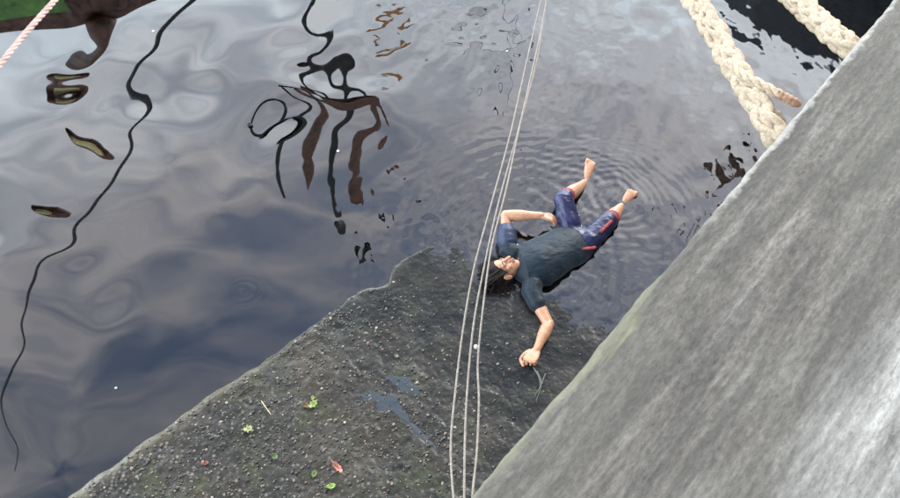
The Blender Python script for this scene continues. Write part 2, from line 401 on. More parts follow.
# standing puddles on the ledge
pm = M('puddle_material'); pm.set(col=(.03, .04, .045), rough=.05, spec=.9, coat=1.0, coatr=.02)
for (cx, cy, a_, b_, rt, ks) in ((403, 385, .11, .055, -.45, 1), (388, 406, .15, .055, -.5, 2), (425, 440, .26, .035, -.75, 3)):
    c = pix(cx, cy, .05); s0, w0 = to_sw(c.x, c.y); z = float(ledge_z(np.array([s0]), np.array([w0]))[0])+.001
    V = []; nrm = 40
    V.append((c.x, c.y, z+.002))
    for k in range(nrm):
        th = 2*math.pi*k/nrm; rr = 1+.9*float(fbm(np.array([math.cos(th)*1.9+ks*9]), np.array([math.sin(th)*1.9+3]), 1, 3, 5)[0])
        x = a_*rr*math.cos(th); y = b_*rr*math.sin(th)
        V.append((c.x+x*math.cos(rt)-y*math.sin(rt), c.y+x*math.sin(rt)+y*math.cos(rt), z-.001))
    o = link('puddle', arrmesh('puddle', V, [(0, 1+k, 1+(k+1) % nrm) for k in range(nrm)]), pm.m); tag(o, kind='structure')

# ================================================================== QUAY (coping close to the camera, wall face below it)
QZ = 3.7
qs = np.concatenate([-np.geomspace(60, 1.6, 14), np.arange(-1.5, 3.2, .014), np.geomspace(3.3, 60, 14)])
qw = np.concatenate([np.array([-30, -12, -5, -3]), np.arange(-2.2, -.35, .03), np.arange(-.35, -.012, .01), np.array([-.012, -.005])])
SS, W_ = np.meshgrid(qs, qw)
def edge_q(s): return .010*fbm(s, s*0, 5, 4, 101, .6)*.3+.003*fbm(s, s*0, 40, 2, 107)
eq = edge_q(SS)
Zq = QZ+.006*fbm(SS*.5, W_, 6, 4, 110)+.0025*fbm(SS*.4, W_*3, 22, 3, 115)
near = np.exp(-np.abs(W_)/.018); W2 = W_+eq*np.clip(1+W_/.3, 0, 1); Zq -= near*.014
rws = [(.004, .022), (.006, .05), (.002, .14), (-.005, .30), (-.22, .34), (-.24, .8), (-.24, 6.2)]
for k, (dw, dz) in enumerate(rws):
    rs = SS[0]; SS = np.vstack([SS, rs[None]]); W2 = np.vstack([W2, (dw+edge_q(rs)+.004*fbm(rs, rs*0+k, 20, 2, 120))[None]]); Zq = np.vstack([Zq, (QZ-dz+0*rs)[None]])
rw = W2.copy()
me = grid_mesh('quay', SS, W2, Zq)          # local frame: x along the edge, y towards the water
m = M('quay_concrete'); 
v1 = m.map((.2, 1.6, 1), (0, 0, R(-5))); v0 = m.map()
st = m.noise(v1, 13, 8, .68, .3); st2 = m.noise(m.map((.22, 2.2, 1), loc=(3, 1, 0)), 12, 7, .62); bg_ = m.noise(m.map((.6, 1.1, 1), loc=(1.3, 4, 0)), 3.0, 5, .6)
grit = m.noise(m.map((.55, 1.4, 1)), 75, 7, .78)
col = m.ramp(st, [(.28, (.050, .044, .038)), (.46, (.088, .076, .064)), (.60, (.130, .115, .100)), (.76, (.215, .20, .18))])
col = m.mixc(m.math('MULTIPLY', m.ramp(st2, [(.40, 1.0), (.52, 0.0)]), .6), col, (.042, .037, .034))
col = m.mixc(.8, col, m.ramp(grit, [(.30, .10), (.5, .5), (.70, .95)]), 'OVERLAY')
col = m.mixc(m.math('MULTIPLY', m.ramp(bg_, [(.38, 1.0), (.62, 0.0)]), .45), col, (.070, .068, .056))
sx = m.new('ShaderNodeSeparateXYZ'); m.l.new(m.tc.outputs['Object'], sx.inputs[0])
# lime bloom: the worn, whitened strip further in from the edge
f = m.math('ADD', m.math('MULTIPLY', sx.outputs[1], -1.55), m.math('MULTIPLY', m.math('SUBTRACT', m.noise(v1, 4.5, 5, .6), .5), 1.5))
f = m.math('ADD', f, m.math('MULTIPLY', sx.outputs[0], -.10))
lime = m.ramp(f, [(.50, 0.0), (1.0, .9)])
lime = m.math('MULTIPLY', lime, m.ramp(st, [(.35, .25), (.6, 1.0)]))
col = m.mixc(lime, col, m.mixc(m.ramp(grit, [(.35, 0.0), (.65, 1.0)]), (.25, .235, .22), (.54, .515, .485)))
pit = m.vor(m.map((.6, 1.3, 1)), 60)
col = m.mixc(m.math('MULTIPLY', m.ramp(pit, [(.06, 1.0), (.16, 0.0)]), m.ramp(m.noise(v0, 6, 3), [(.48, 0.0), (.6, .85)])), col, (.03, .027, .024))
# lichen at the rim
f = m.math('ADD', m.math('ADD', m.math('MULTIPLY', sx.outputs[1], 16.0), .36), m.math('MULTIPLY', m.math('SUBTRACT', m.noise(v1, 11, 4, .6), .5), 3.2))
f = m.math('SUBTRACT', f, m.math('MULTIPLY', sx.outputs[0], .48))
lich = m.ramp(f, [(.02, 0.0), (.45, .85)])
col = m.mixc(lich, col, m.mixc(m.noise(v0, 30, 3), (.13, .125, .07), (.26, .25, .16)))
rimf = m.ramp(m.math('ADD', sx.outputs[1], m.math('MULTIPLY', m.noise(v0, 26, 4, .6), .05)), [(.012, 0.0), (.024, 1.0)])
col = m.mixc(m.math('MULTIPLY', rimf, m.ramp(sx.outputs[0], [(.8, .08), (1.3, .8)])), col, m.mixc(m.noise(v0, 60, 3, .7), (.20, .18, .16), (.55, .52, .48)))
m.set(col=col, rough=.85)
b1 = m.bump(st, .8, .012); m.bump(grit, 1.0, .007, b1)
quay = link('quay', me, m.m); quay.location = (QO[0], QO[1], 0); quay.rotation_euler = (0, 0, math.atan2(QT[1], QT[0])); tag(quay, kind='structure')

# ================================================================== VESSELS just outside the view (seen mirrored in the water)
def prism(name, poly, thick, mat, parent):
    """poly: list of 3D points of an outline; extruded by vector thick, edges bevelled"""
    bm = bmesh.new(); vs = [bm.verts.new(p) for p in poly]; f = bm.faces.new(vs)
    r = bmesh.ops.extrude_face_region(bm, geom=[f]); bmesh.ops.translate(bm, verts=[v for v in r['geom'] if isinstance(v, bmesh.types.BMVert)], vec=thick)
    bmesh.ops.recalc_face_normals(bm, faces=bm.faces)
    me = bpy.data.meshes.new(name); bm.to_mesh(me); bm.free(); return link(name, me, mat, parent, smooth=False)
def tube(name, pts, r, mat, parent=None, seg=10, n=6, curve=True):
    P = catmull(pts, n) if curve and len(pts) > 2 else np.array([tuple(p) for p in pts], float)
    rr = np.interp(np.linspace(0, 1, len(P)), np.linspace(0, 1, len(np.atleast_1d(r))), np.atleast_1d(r)) if not np.isscalar(r) else [r]*len(P)
    V, F = loft(P, list(rr), seg=seg); return link(name, arrmesh(name, V, F), mat, parent)
def hull(name, keel, side, mat, parent, zs, offs):
    """keel: plan outline (x,y) at the gunwale, closed; zs/offs: height and inward offset rows"""
    k = np.array(keel, float); c = k.mean(0); V = []; F = []; n = len(k)
    for z, o in zip(zs, offs):
        for p in k:
            d = p-c; q = c+d*(1-o/np.linalg.norm(d)); V.append((q[0], q[1], z))
    for j in range(len(zs)-1):
        for i in range(n): F.append((j*n+i, j*n+(i+1) % n, (j+1)*n+(i+1) % n, (j+1)*n+i))
    F.append(tuple(range((len(zs)-1)*n, len(zs)*n))); F.append(tuple(reversed(range(n))))
    return link(name, arrmesh(name, V, F), mat, parent, smooth=False)
black = simple('black_hull_paint', (.012, .012, .016), .5, 4, .4, .3, .02)
rustm = simple('dark_brown_paint', (.12, .05, .03), .6, 11, .85, .3, .01)
tarm = simple('tarred_steel', (.012, .009, .008), .6, 8, .4, .2, .01)
greenm = simple('green_paint', (.11, .24, .04), .5, 7, .6, .1, .01)
ovalcorem = simple('pale_oval_core', (.75, .58, .28), .7, 6, .4, .3, .01)
whitem = simple('white_paint', (.6, .6, .58), .5, 6, .1, .1, .01)
glassm = simple('dark_glass', (.02, .03, .035), .08, 3, .1, 0)

# moored ship whose black side is mirrored between the mooring ropes
def spline_outline(pts, n=5): return [tuple(p[:2]) for p in catmull([(a, b, 0) for a, b in pts], n)]
ship = empty('moored_ship', (6.5, 10, 0)); tag(ship, 'black hulled ship mirrored as the dark band between the thick ropes', 'ship')
A1 = pix(700, -4, 0); dA = ray(700, 2); dB = ray(838, 68)
gA = CAM*np.array([1, 1, -1])+np.array([dA[0], dA[1], -dA[2]])*(8.2/-dA[2]); gB = CAM*np.array([1, 1, -1])+np.array([dB[0], dB[1], -dB[2]])*(8.2/-dB[2])
dirh = (gB-gA)[:2]; dirh /= np.linalg.norm(dirh); nrm = np.array([-dirh[1], dirh[0]]); 
if nrm[1] < 0: nrm = -nrm
g0 = gA[:2]-dirh*.15; g1 = gB[:2]+dirh*1.2
plan = [g0+nrm*14+dirh*.6, g0+nrm*5+dirh*.0, g0+nrm*1.2+dirh*.05, g0+nrm*.35+dirh*.35, g0+dirh*1.0+nrm*-.03, (g0+g1)/2-nrm*.12, g1-dirh*.4, g1+nrm*.3, g1+nrm*1.5+dirh*.4, g1+nrm*14+dirh*1.0]
hull('hull', plan, None, black, ship, (3.0, 2.2, 1.0, -1.2), (0, .05, .2, .7))
rail = hull('bulwark_rail', plan, None, whitem, ship, (3.09, 3.0), (.06, .02))
c = np.array(plan).mean(0)
prism('wheelhouse', [(c[0]-1.8, c[1]+1, 3.1), (c[0]+1.8, c[1]+1, 3.1), (c[0]+1.8, c[1]+1, 5.6), (c[0]-1.8, c[1]+1, 5.6)], (0, 4, 0), black, ship)
for k in range(3):
    prism('window', [(c[0]-1.4+k, c[1]+.96, 4.4), (c[0]-.7+k, c[1]+.96, 4.4), (c[0]-.7+k, c[1]+.96, 5.2), (c[0]-1.4+k, c[1]+.96, 5.2)], (0, .03, 0), glassm, ship)

# tall signal mast: pole, crossed platform and five whip rods
mast = empty('signal_mast', (mast_x, MASTD, 0)); tag(mast, 'dark signal mast with five rods, mirrored as tangled loops in the water', 'mast')
zt = M_(330, 100, MASTD)[2]
tube('pole', [(mast_x, MASTD, -3), (mast_x, MASTD, zt)], .06, tarm, mast)
zp0, zp1 = M_(345, 84, MASTD)[2], M_(345, 112, MASTD)[2]
xs = [a for a, b in antx]
prism('platform', [(mast_x-.35, MASTD-.1, zp0), (mast_x+.75, MASTD-.1, zp0+.45), (xs[-1]+.1, MASTD-.1, zp0+1.0), (xs[-1], MASTD-.1, zp0+2.0), (mast_x+.3, MASTD-.1, zp0+1.7), (mast_x-.5, MASTD-.1, zp0+1.0)], (0, .3, 0), rustm, mast)
prism('crossbar', [(xs[0]-.1, MASTD-.06, zp1-.35), (xs[-1]+.1, MASTD-.06, zp1-.05), (xs[-1]+.1, MASTD-.06, zp1+.10), (xs[0]-.1, MASTD-.06, zp1-.18)], (0, .16, 0), tarm, mast)
for i, (xa, za) in enumerate(antx):
    r_ = [.06, .19, .10, .19, .12][i]; z0 = zp1-.25 if i != 4 else zp1+.9
    zz = np.linspace(z0, za, 7); tube('rod', [(xa, MASTD, z) for z in zz], [.06, r_, r_, r_*.6, r_, r_*.8, .04], tarm if i in (0, 2) else rustm, mast)
for k, (dx, dz) in enumerate(((-.9, 2.4), (.4, 3.3), (.9, 4.8), (-.2, 5.6), (.1, 7.0))):
    tube('block', [(mast_x+dx, MASTD, zp1+dz), (mast_x+dx+.05, MASTD, zp1+dz+.35)], .10, tarm, mast)

# long inclined loading boom, mirrored as the wandering black line on the left
boom = empty('loading_boom', (float(boom0[0]), float(boom0[1]), 0)); tag(boom, 'long thin black boom mirrored as a wandering line down the left water', 'boom')
tube('spar', [tuple(boom0+(boom1-boom0)*t) for t in np.linspace(0, 1, 8)], [.03, .06, .035, .055, .03, .05, .03, .025], tarm, boom)
tube('post', [(float(boom0[0]), float(boom0[1]), -3), tuple(boom0)], .16, tarm, boom)

# small boat mirrored top left
boat = empty('small_boat', (-6, 10.5, 0)); tag(boat, 'dark boat with a green side stripe mirrored at the upper left', 'boat')
def mirr(px, py, z):
    d = ray(px, py); t = (CAM[2]+z)/-d[2]; return np.array([d[0]*t, d[1]*t, z])
b0 = mirr(-160, 52, 2.3); b1 = mirr(0, 34, 2.3); b2 = mirr(80, 24, 2.3); b3 = mirr(122, 14, 2.3)
bo = [b0[:2]+(0, 4.0), b0[:2], b1[:2], b2[:2], b3[:2], b3[:2]+(.55, .5), b3[:2]+(.5, 1.6), b3[:2]+(-.6, 4.0)]
hull('hull', bo, None, rustm, boat, (2.3, 1.9, .9, -.6), (0, .05, .25, .6))
bs = [p+(0, -.05) for p in bo[1:4]]
V = []
for p in bs: V += [(p[0], p[1]-.03, 1.55), (p[0], p[1]-.03, 2.0)]
link('stripe', arrmesh('stripe', V, [(0, 2, 3, 1), (2, 4, 5, 3)]), greenm, boat, smooth=False).location.y -= .02
p = mirr(98, 22, 2.3); q = mirr(86, 60, 3.6)
tube('stem_post', [tuple(p), tuple((p+q)/2+(.12, 0, 0)), tuple(q+(.0, 0, 0)), tuple(q+np.array([-.28, 0, .2]))], [.20, .13, .17, .07], rustm, boat)
for (px, py, z, a_, b_, cm, nm, lb) in ((70, 90, 6, .42, .10, ovalcorem, 'mirror_oval_upper', 'brown shape added to be mirrored as an isolated oval below the boat'),
                             (92, 143, 7, .27, .11, ovalcorem, 'hanging_block', 'small dark shape added to be mirrored as a slanted oval left of the boom line'),
                             (47, 213, 8, .34, .17, ovalcorem, 'mirror_oval_lowest', 'brown and green shape added to be mirrored as the lowest oval at the left'),
                             ):  # made-up unsupported shapes, there only to mirror as ovals in the water
    c = mirr(px, py, z); dx = a_; 
    tilt = {70: .1, 92: .9, 47: .55}[px]
    pts = [c+np.array([math.cos(tilt), 0, math.sin(tilt)])*t*a_ for t in (-1, -.5, 0, .5, 1)]
    t = empty(nm, tuple(c)); tag(t, lb, nm.split('_')[1])
    tube('oval_body', pts, [b_*.45, b_*.8, b_, b_*1.2, b_*.9], rustm, t)
    tube('core', [p_+np.array([0, -b_*.60, -b_*.72]) for p_ in pts[1:4]], [b_*.36, b_*.5, b_*.36], cm, t)  # pale underside gives each mirrored oval its light centre
# pale signal flags and a thin staff mirrored at the top
stf = empty('flag_staff', (0, 16, 0)); tag(stf, 'thin dark staff with small yards mirrored near the top centre', 'staff')
x0 = M_(505, 60, 16)[0]; z0, z1 = M_(512, -60, 16)[2], M_(503, 104, 16)[2]
tube('pole', [(x0, 16, -3), (x0, 16, z1)], .022, tarm, stf)
for z, l in ((M_(505, 44, 16)[2], 1.3),):
    tube('yard', [(x0-l, 16, z-.1), (x0+l*.5, 16, z+.05)], .025, tarm, stf)
fl = empty('orange_pennant', tuple(M_(395, 22, 16))); tag(fl, 'faded orange pennants on a line mirrored at the top of the water', 'pennant')
for (px, py, a_) in ((392, 20, .48), (402, 45, .42), (396, 38, .2)):
    c = M_(px, py, 16); prism('cloth', [(c[0]-a_, 16, c[2]+a_*.3), (c[0]+a_, 16, c[2]+a_*.1), (c[0]+a_*.4, 16, c[2]-a_*.35), (c[0]-a_*.6, 16, c[2]-a_*.2)], (0, .02, 0), simple('orange_cloth', (.55, .25, .10), .8, 5, .2, 0), fl)
# unseen shapes, added only for the dark marks they mirror beside the quay
for (px, py, a_, b_) in ((733, 170, .30, .32), (719, 186, .05, .22), (712, 187, .045, .17), (696, 216, .06, .16), (687, 227, .05, .22)):
    c = mirr(px, py, 5.5)
    o = tube('mirror_blob' if a_ > .1 else 'mirror_sliver', [tuple(c+np.array([-.02, 0, -b_])), tuple(c), tuple(c+np.array([.03, 0, b_]))], [a_*.5, a_, a_*.6], rustm, None, seg=8)
    if a_ > .1: tag(o, 'dark red lamp added to be mirrored beside the quay edge below the ropes', 'blob')
    else: tag(o, {719: 'dark hook added to be mirrored as a long tick just below left of the red lamp', 712: 'small dark hook added to be mirrored left of the longest upper tick', 696: 'dark hook added to be mirrored as the higher tick of the lower pair beside the quay', 687: 'dark hook added to be mirrored as the lowest tick beside the quay'}[px], 'sliver', 'slivers mirrored beside the quay')

# ================================================================== ROPES
ropem = M('hemp_rope'); v = ropem.map()
ropem.set(col=ropem.mixc(ropem.math('MULTIPLY', ropem.ramp(ropem.noise(v, 9, 4), [(.45, 0.0), (.7, 1.0)]), .5), ropem.ramp(ropem.noise(v, 120, 3), [(.3, (.34, .26, .185)), (.7, (.56, .46, .34))]), (.27, .20, .14)), rough=.95)
ropem.bump(ropem.noise(ropem.map((1, 1, 3)), 260, 3, .6), .7, .002)
def braided(label, pts, R0, scale_at, parent_name='mooring_rope', group='thick mooring ropes over the quay edge', ph0=0):
    P = catmull(pts, 60); seglen = np.r_[0, np.cumsum(np.linalg.norm(np.diff(P, axis=0), axis=1))]; n = int(seglen[-1]/.006)+2
    t = np.linspace(0, seglen[-1], n); P = np.stack([np.interp(t, seglen, P[:, i]) for i in range(3)], 1)
    T = np.gradient(P, axis=0); T /= np.linalg.norm(T, axis=1)[:, None]
    A = np.cross(T, (0, 0, 1.0)); A /= np.linalg.norm(A, axis=1)[:, None]; B = np.cross(T, A)
    root = empty(parent_name, tuple(P[0])); tag(root, label, 'rope', group)
    pitch = R0*7.6
    for hand in (1, -1):
        for q in range(4):
            th = hand*(2*math.pi*t/pitch)+q*math.pi/2+(0 if hand == 1 else math.pi/4)+ph0
            rr = R0*(.52+.13*np.cos(4*(2*math.pi*t/pitch)+ph0+(0 if hand == 1 else math.pi)))*(1+.06*fbm(t*6, t*0, 1, 2, q))
            sx_ = 1+.16*np.sin(2*(2*math.pi*t/pitch)+ph0)
            c = P+A*(np.cos(th)*rr*sx_)[:, None]+B*(np.sin(th)*rr/sx_)[:, None]
            V, F = loft(c[::2], [(R0*.47*(1+.04*math.sin(i*.5+q)), R0*.33) for i in range(len(c[::2]))], seg=9)
            link('strand', arrmesh('strand', V, F), ropem.m, root)
    return root
def tocoords(l): return [np.array(pix(a, b, z)) for a, b, z in l]
r1 = braided('thick cream braided mooring rope with a brown taped tail at the quay edge', tocoords([(800, 178, 3.36), (775, 133, 3.47), (740, 75, 3.43), (702, 12, 3.38), (660, -62, 3.33), (600, -190, 3.2)]), .0425, None)
r2 = braided('thick cream braided mooring rope crossing the dark hull reflection, right of the two', tocoords([(905, 100, 3.4), (852, 50, 3.50), (820, 22, 3.46), (786, -10, 3.42), (735, -68, 3.36), (640, -180, 3.2)]), .0375, None, ph0=.7)
tail = tocoords([(728, 62, 3.50), (744, 76, 3.52), (764, 86, 3.52), (779, 94, 3.52)])
ringm = simple('rusty_iron', (.10, .05, .03), .7, 20, .4, .5, .004)
# mooring ring on the quay face below each rope (behind the coping)
for (a, b, lb) in ((800, 178, 'iron ring on the quay face holding the left rope'), (905, 100, 'iron ring on the quay face holding the right rope')):
    c = np.array(pix(a, b, 3.36)); V = []; 
    pts = [c+np.array([QT[0]*math.cos(u), QT[1]*math.cos(u), math.sin(u)])*.07 for u in np.linspace(0, 2*math.pi, 25)]
    tag(tube('mooring_ring', pts, .012, ringm, None, n=1), lb, 'ring')

# three strand rope top left
def laid(name, label, pts, R0, mat, nst=3, seg=7, parent=None):
    P = catmull(pts, 80); seglen = np.r_[0, np.cumsum(np.linalg.norm(np.diff(P, axis=0), axis=1))]; n = int(seglen[-1]/(R0*.5))+2
    t = np.linspace(0, seglen[-1], n); P = np.stack([np.interp(t, seglen, P[:, i]) for i in range(3)], 1)
    T = np.gradient(P, axis=0); T /= np.linalg.norm(T, axis=1)[:, None]; A = np.cross(T, (0, 0, 1.0)); A /= np.linalg.norm(A, axis=1)[:, None]; B = np.cross(T, A)
    root = parent or empty(name, tuple(P[0]))
    if not parent: tag(root, label, 'rope')
    for q in range(nst):
        R0 = R0 if parent is None else R0
        th = 2*math.pi*t/(R0*7)+q*2*math.pi/nst; c = P+(A*np.cos(th)[:, None]+B*np.sin(th)[:, None])*R0*.52
        V, F = loft(c, [R0*.52]*len(c), seg=seg); link('strand' if not parent else 'tail_strand', arrmesh('strand', V, F), mat, root)
    return root
laid('', '', tail, .0145, ropem.m, 3, 9, r1)
tapem = simple('brown_tape', (.30, .17, .10), .6, 60, .4, .6, .003)
Pw = tocoords([(777, 93, 3.52), (786, 97.5, 3.52), (797, 103.5, 3.515)])
V, F = loft(catmull(Pw, 8), [.0135+.0012*math.sin(k*1.9) for k in range(17)], seg=12); link('whipping', arrmesh('whipping', V, F), tapem, r1)
pinkm = simple('faded_pink_rope', (.36, .24, .21), .85, 60, .25, .4, .002)
laid('twisted_rope', 'faded pink twisted rope slanting across the top left corner', tocoords([(-60, 138, 3.8), (2, 62, 3.8), (30, 28, 3.78), (58, -4, 3.76), (100, -60, 3.7)]), .0078, pinkm)
cordm = simple('pale_cord', (.32, .28, .245), .85, 60, .25, .4, .001)
def cord(label, l, r_=.0042):
    zs = lambda y: 2.0+.55*(y/498)
    pts = [pix(a, b, zs(b)+dz) for a, b, dz in l]
    return laid('thin_cord', label, pts, r_, cordm, 3, 5)
c1 = cord('thin pale cord hanging furthest left of the three over the ledge', [(556, -60, 0), (541, 0, 0), (527, 60, 0), (510, 135, 0), (491, 205, 0), (474, 268, 0), (463, 330, 0), (455, 395, 0), (451, 440, 0), (452, 480, 0), (457, 530, 0)])
c2 = cord('thin pale cord in the middle of the three beside the floating head', [(551, -60, .02), (546, 0, .02), (537, 60, .02), (517, 135, .02), (498, 205, .02), (484, 268, .02), (474, 322, .02), (468, 380, .02), (465, 440, .02), (464, 530, .02)])
c3 = cord('thin pale cord furthest right of the three, passing over the head', [(563, -60, .04), (547, 0, .04), (539, 40, .04), (521, 120, .04), (506, 190, .04), (492, 245, .04), (484, 300, .04), (478, 360, .04), (479, 400, .04), (477, 450, .04), (473, 490, .04), (470, 530, .04)])
V, F = ell(pix(476, 347, 2.40), (.010, .010, .010), nu=8, nv=6); link('knot', arrmesh('knot', V, F), simple('white_knot', (.75, .73, .7), .7, 30, .1, .2), c3)

# ================================================================== PERSON
skin = M('skin'); v = skin.map()
skin.set(col=skin.mixc(skin.math('MULTIPLY', skin.ramp(skin.noise(v, 14, 3), [(.4, 0.0), (.7, 1.0)]), .5), skin.ramp(skin.noise(v, 60, 3), [(.3, (.46, .23, .13)), (.7, (.60, .33, .20))]), (.50, .22, .15)), rough=.38, sss=.0, coat=.25, coatr=.2)
skin.bump(skin.noise(v, 180, 3), .25, .002)
V, F = [], []
def P3(a, b, z): return np.array(pix(a, b, z))+np.array([0, 0, -.034])
DZ = -.028
pel = P3(577, 240, .05); wai = P3(560, 248, .075); che = P3(537, 262, .085); upc = P3(524, 267, .08); nck = P3(517, 268, .08)
shL = P3(508, 247, .09); shR = P3(532, 290, .08)
ax = (che-pel)/np.linalg.norm(che-pel)
# head frame
hc = P3(505, 268, .105)
crown = hc-nck; crown = crown*np.array([1, 1, .3]); crown /= np.linalg.norm(crown)
face = np.array([.12, .42, .90]); face -= face@crown*crown; face /= np.linalg.norm(face)
lat = np.cross(face, crown)
HR = np.stack([lat, face, crown], 1)*1.1
def hp(x, y, z): return hc+HR@np.array([x, y, z])
lat_t = (shL-shR)/np.linalg.norm(shL-shR)
# torso
loft([pel-ax*.07, pel, wai, che, upc, nck+(hc-nck)*.0], [(.12, .085), (.155, .10), (.145, .10), (.175, .115), (.15, .095), (.06, .06)], side=lat_t, seg=20, V=V, F=F)
loft([nck-(hc-nck)*.3, nck, nck+(hc-nck)*.6], [.062, .058, .055], V=V, F=F)
# head
ell(hp(0, -.012, .035), (.074, .092, .088), HR, V, F, 20, 14)
ell(hp(0, .018, -.02), (.062, .066, .075), HR, V, F, 18, 12)
ell(hp(0, .038, -.078), (.036, .036, .032), HR, V, F)            # chin
for sgn in (1, -1):
    ell(hp(sgn*.036, .052, -.018), (.024, .022, .022), HR, V, F)    # cheek
    ell(hp(sgn*.028, .070, .022), (.024, .014, .008), HR, V, F)     # brow
    ell(hp(sgn*.028, .068, .007), (.015, .012, .008), HR, V, F)     # closed lid
    ell(hp(sgn*.076, -.008, -.008), (.010, .020, .032), HR, V, F)   # ear
loft([hp(0, .078, .012), hp(0, .094, -.006), hp(0, .104, -.026)], [.009, .012, .015], V=V, F=F, seg=10)
for sgn in (1, -1): ell(hp(sgn*.013, .088, -.028), (.010, .011, .009), HR, V, F)
ell(hp(0, .080, -.048), (.022, .010, .006), HR, V, F); ell(hp(0, .078, -.059), (.019, .011, .007), HR, V, F)
# arms
elR = P3(549, 322, .07); wrR = P3(537, 348, .085)
elL = P3(506, 213, .16); wrL = P3(541, 213, .20)
def limb(a, b, ra, rb, bulge=.12, side=None):
    t = [0, .2, .45, .75, 1]; pts = [a+(b-a)*x for x in t]
    rs = [ra, ra*(1+bulge*.6), ra*(1+bulge)*.8+rb*.2, ra*.3+rb*.7, rb]; loft(pts, rs, V=V, F=F, seg=14)
limb(shR, elR, .052, .040, .05); limb(elR, wrR, .042, .029, .18)
limb(shL, elL, .052, .040, .05); limb(elL, wrL, .042, .029, .18)
ell(elR, (.042, .042, .042), None, V, F); ell(elL, (.042, .042, .042), None, V, F)
ell(shR, (.068, .068, .062), None, V, F); ell(shL, (.068, .068, .062), None, V, F)
# right hand: fist, backs of the fingers to the sky
def hand(w, d, nrm, curl, V, F, thumb_side, scale=1.0, spread=.10):
    d = d/np.linalg.norm(d); nrm = nrm-nrm@d*d; nrm /= np.linalg.norm(nrm); s = np.cross(d, nrm)*thumb_side   # s points to the thumb
    Rm = np.stack([s, nrm, d], 1)
    pc = w+d*.048*scale
    loft([w-d*.01, w+d*.02*scale, w+d*.055*scale, w+d*.088*scale], [(.027, .02), (.034*scale, .017), (.041*scale, .017), (.040*scale, .014)], side=s, V=V, F=F, seg=14)
    for k, (off, ln, r_) in enumerate(((.030, .072, .0080), (.010, .080, .0084), (-.011, .074, .0080), (-.031, .058, .0072))):
        p = w+d*(.082-.004*abs(k-1))*scale+s*off*scale; dd_ = d+s*spread*(1.2-k)*.6; dd_ /= np.linalg.norm(dd_)
        pts = [p-dd_*.02, p]; ang = 0
        for j, (fr_, c_) in enumerate(((.44, curl[0]), (.32, curl[1]), (.24, curl[2]))):
            ang += c_; v_ = dd_*math.cos(ang)-nrm*math.sin(ang); pts.append(pts[-1]+v_*ln*fr_*scale)
        loft(catmull(pts, 3), list(np.interp(np.linspace(0, 1, (len(pts)-1)*3+1), [0, 1], [r_*1.1*scale, r_*.85*scale])), V=V, F=F, seg=10)
    # thumb
    p = w+d*.022*scale+s*.026*scale
    q = [p, p+(d*.6+s*.6-nrm*.35)*.034*scale, p+(d*1.35+s*.75-nrm*.9*min(1, curl[0]))*.042*scale, p+(d*2.0+s*(.45-.5*min(1, curl[0]))-nrm*.9*min(1, curl[0]))*.043*scale]
    loft(catmull(q, 3), list(np.linspace(.0125, .0095, 10)*scale), V=V, F=F, seg=10)
upv = np.array([0, .1, 1.0])
hand(wrR, P3(529, 360, .085)-wrR+np.array([0, 0, .02]), np.array([.0, .35, 1.0]), (1.25, 1.5, .9), V, F, 1, 1.28)
hand(wrL, P3(556, 217, .17)-wrL, np.array([.1, .3, 1.0]), (.25, .45, .35), V, F, -1, 1.05)
# legs
hpL = P3(571, 229, .06); hpR = P3(581, 246, .05)
knL = P3(564, 196, .17); anL = P3(586, 180, -.005); toL = P3(592, 158, .057)
knR = P3(609, 219, .08); anR = P3(623, 203, -.005); toR = P3(634, 188, .057)
limb(hpL, knL, .082, .056, .0); limb(knL, anL, .054, .034, .16); limb(hpR, knR, .082, .056, .0); limb(knR, anR, .054, .034, .16)
def foot(a, t):
    d = t-a; n_ = np.linalg.norm(d); d /= n_; up = np.array([0, .0, 1.0]); up -= up@d*d; up /= np.linalg.norm(up); s = np.cross(d, up)
    ell(a-d*.012-up*.01, (.036, .036, .038), None, V, F)
    loft([a, a+d*n_*.35, a+d*n_*.65, a+d*n_*.84], [(.036, .034), (.037, .030), (.042, .022), (.043, .016)], side=s, V=V, F=F, seg=14)
    for k in range(5):
        o = (k-2)*.0175; L_ = (.20, .19, .17, .15, .12)[k] if a is anL else (.12, .15, .17, .19, .20)[k]
        r_ = (.0135, .010, .010, .0095, .009)[k] if a is anL else (.009, .0095, .010, .010, .0135)[k]
        p = a+d*n_*.80+s*o; loft([p, p+d*n_*L_*.6+up*.003, p+d*n_*L_*1.05], [r_, r_*1.02, r_*.9], V=V, F=F, seg=8)
foot(anL, toL); foot(anR, toR)
person = empty('person', tuple(pel))
tag(person, 'person lying on their back at the waterline in dark teal shirt and navy trousers', 'person')
me = remesh('body', V, F, .0042, 2, .45)
link('body', me, skin.m, person)
# eyes shut, lips, brows
dark = simple('dark_hair', (.012, .009, .008), .4, 60, .4, .5, .002)
lipm = simple('lips', (.33, .11, .085), .4, 80, .2, .2, .001)
for sgn in (1, -1):
    tube('eyebrow', [hp(sgn*.012, .086, .024), hp(sgn*.028, .087, .029), hp(sgn*.046, .074, .024)], [.0035, .0042, .002], dark, person, seg=6)
    tube('eyelash', [hp(sgn*.017, .081, .005), hp(sgn*.028, .0825, .001), hp(sgn*.041, .075, .004)], [.0016, .002, .0014], dark, person, seg=6)
tube('lips', [hp(-.020, .083, -.053), hp(-.006, .0905, -.0525), hp(.006, .0905, -.0525), hp(.020, .083, -.053)], [.002, .0055, .0055, .002], lipm, person, seg=8)
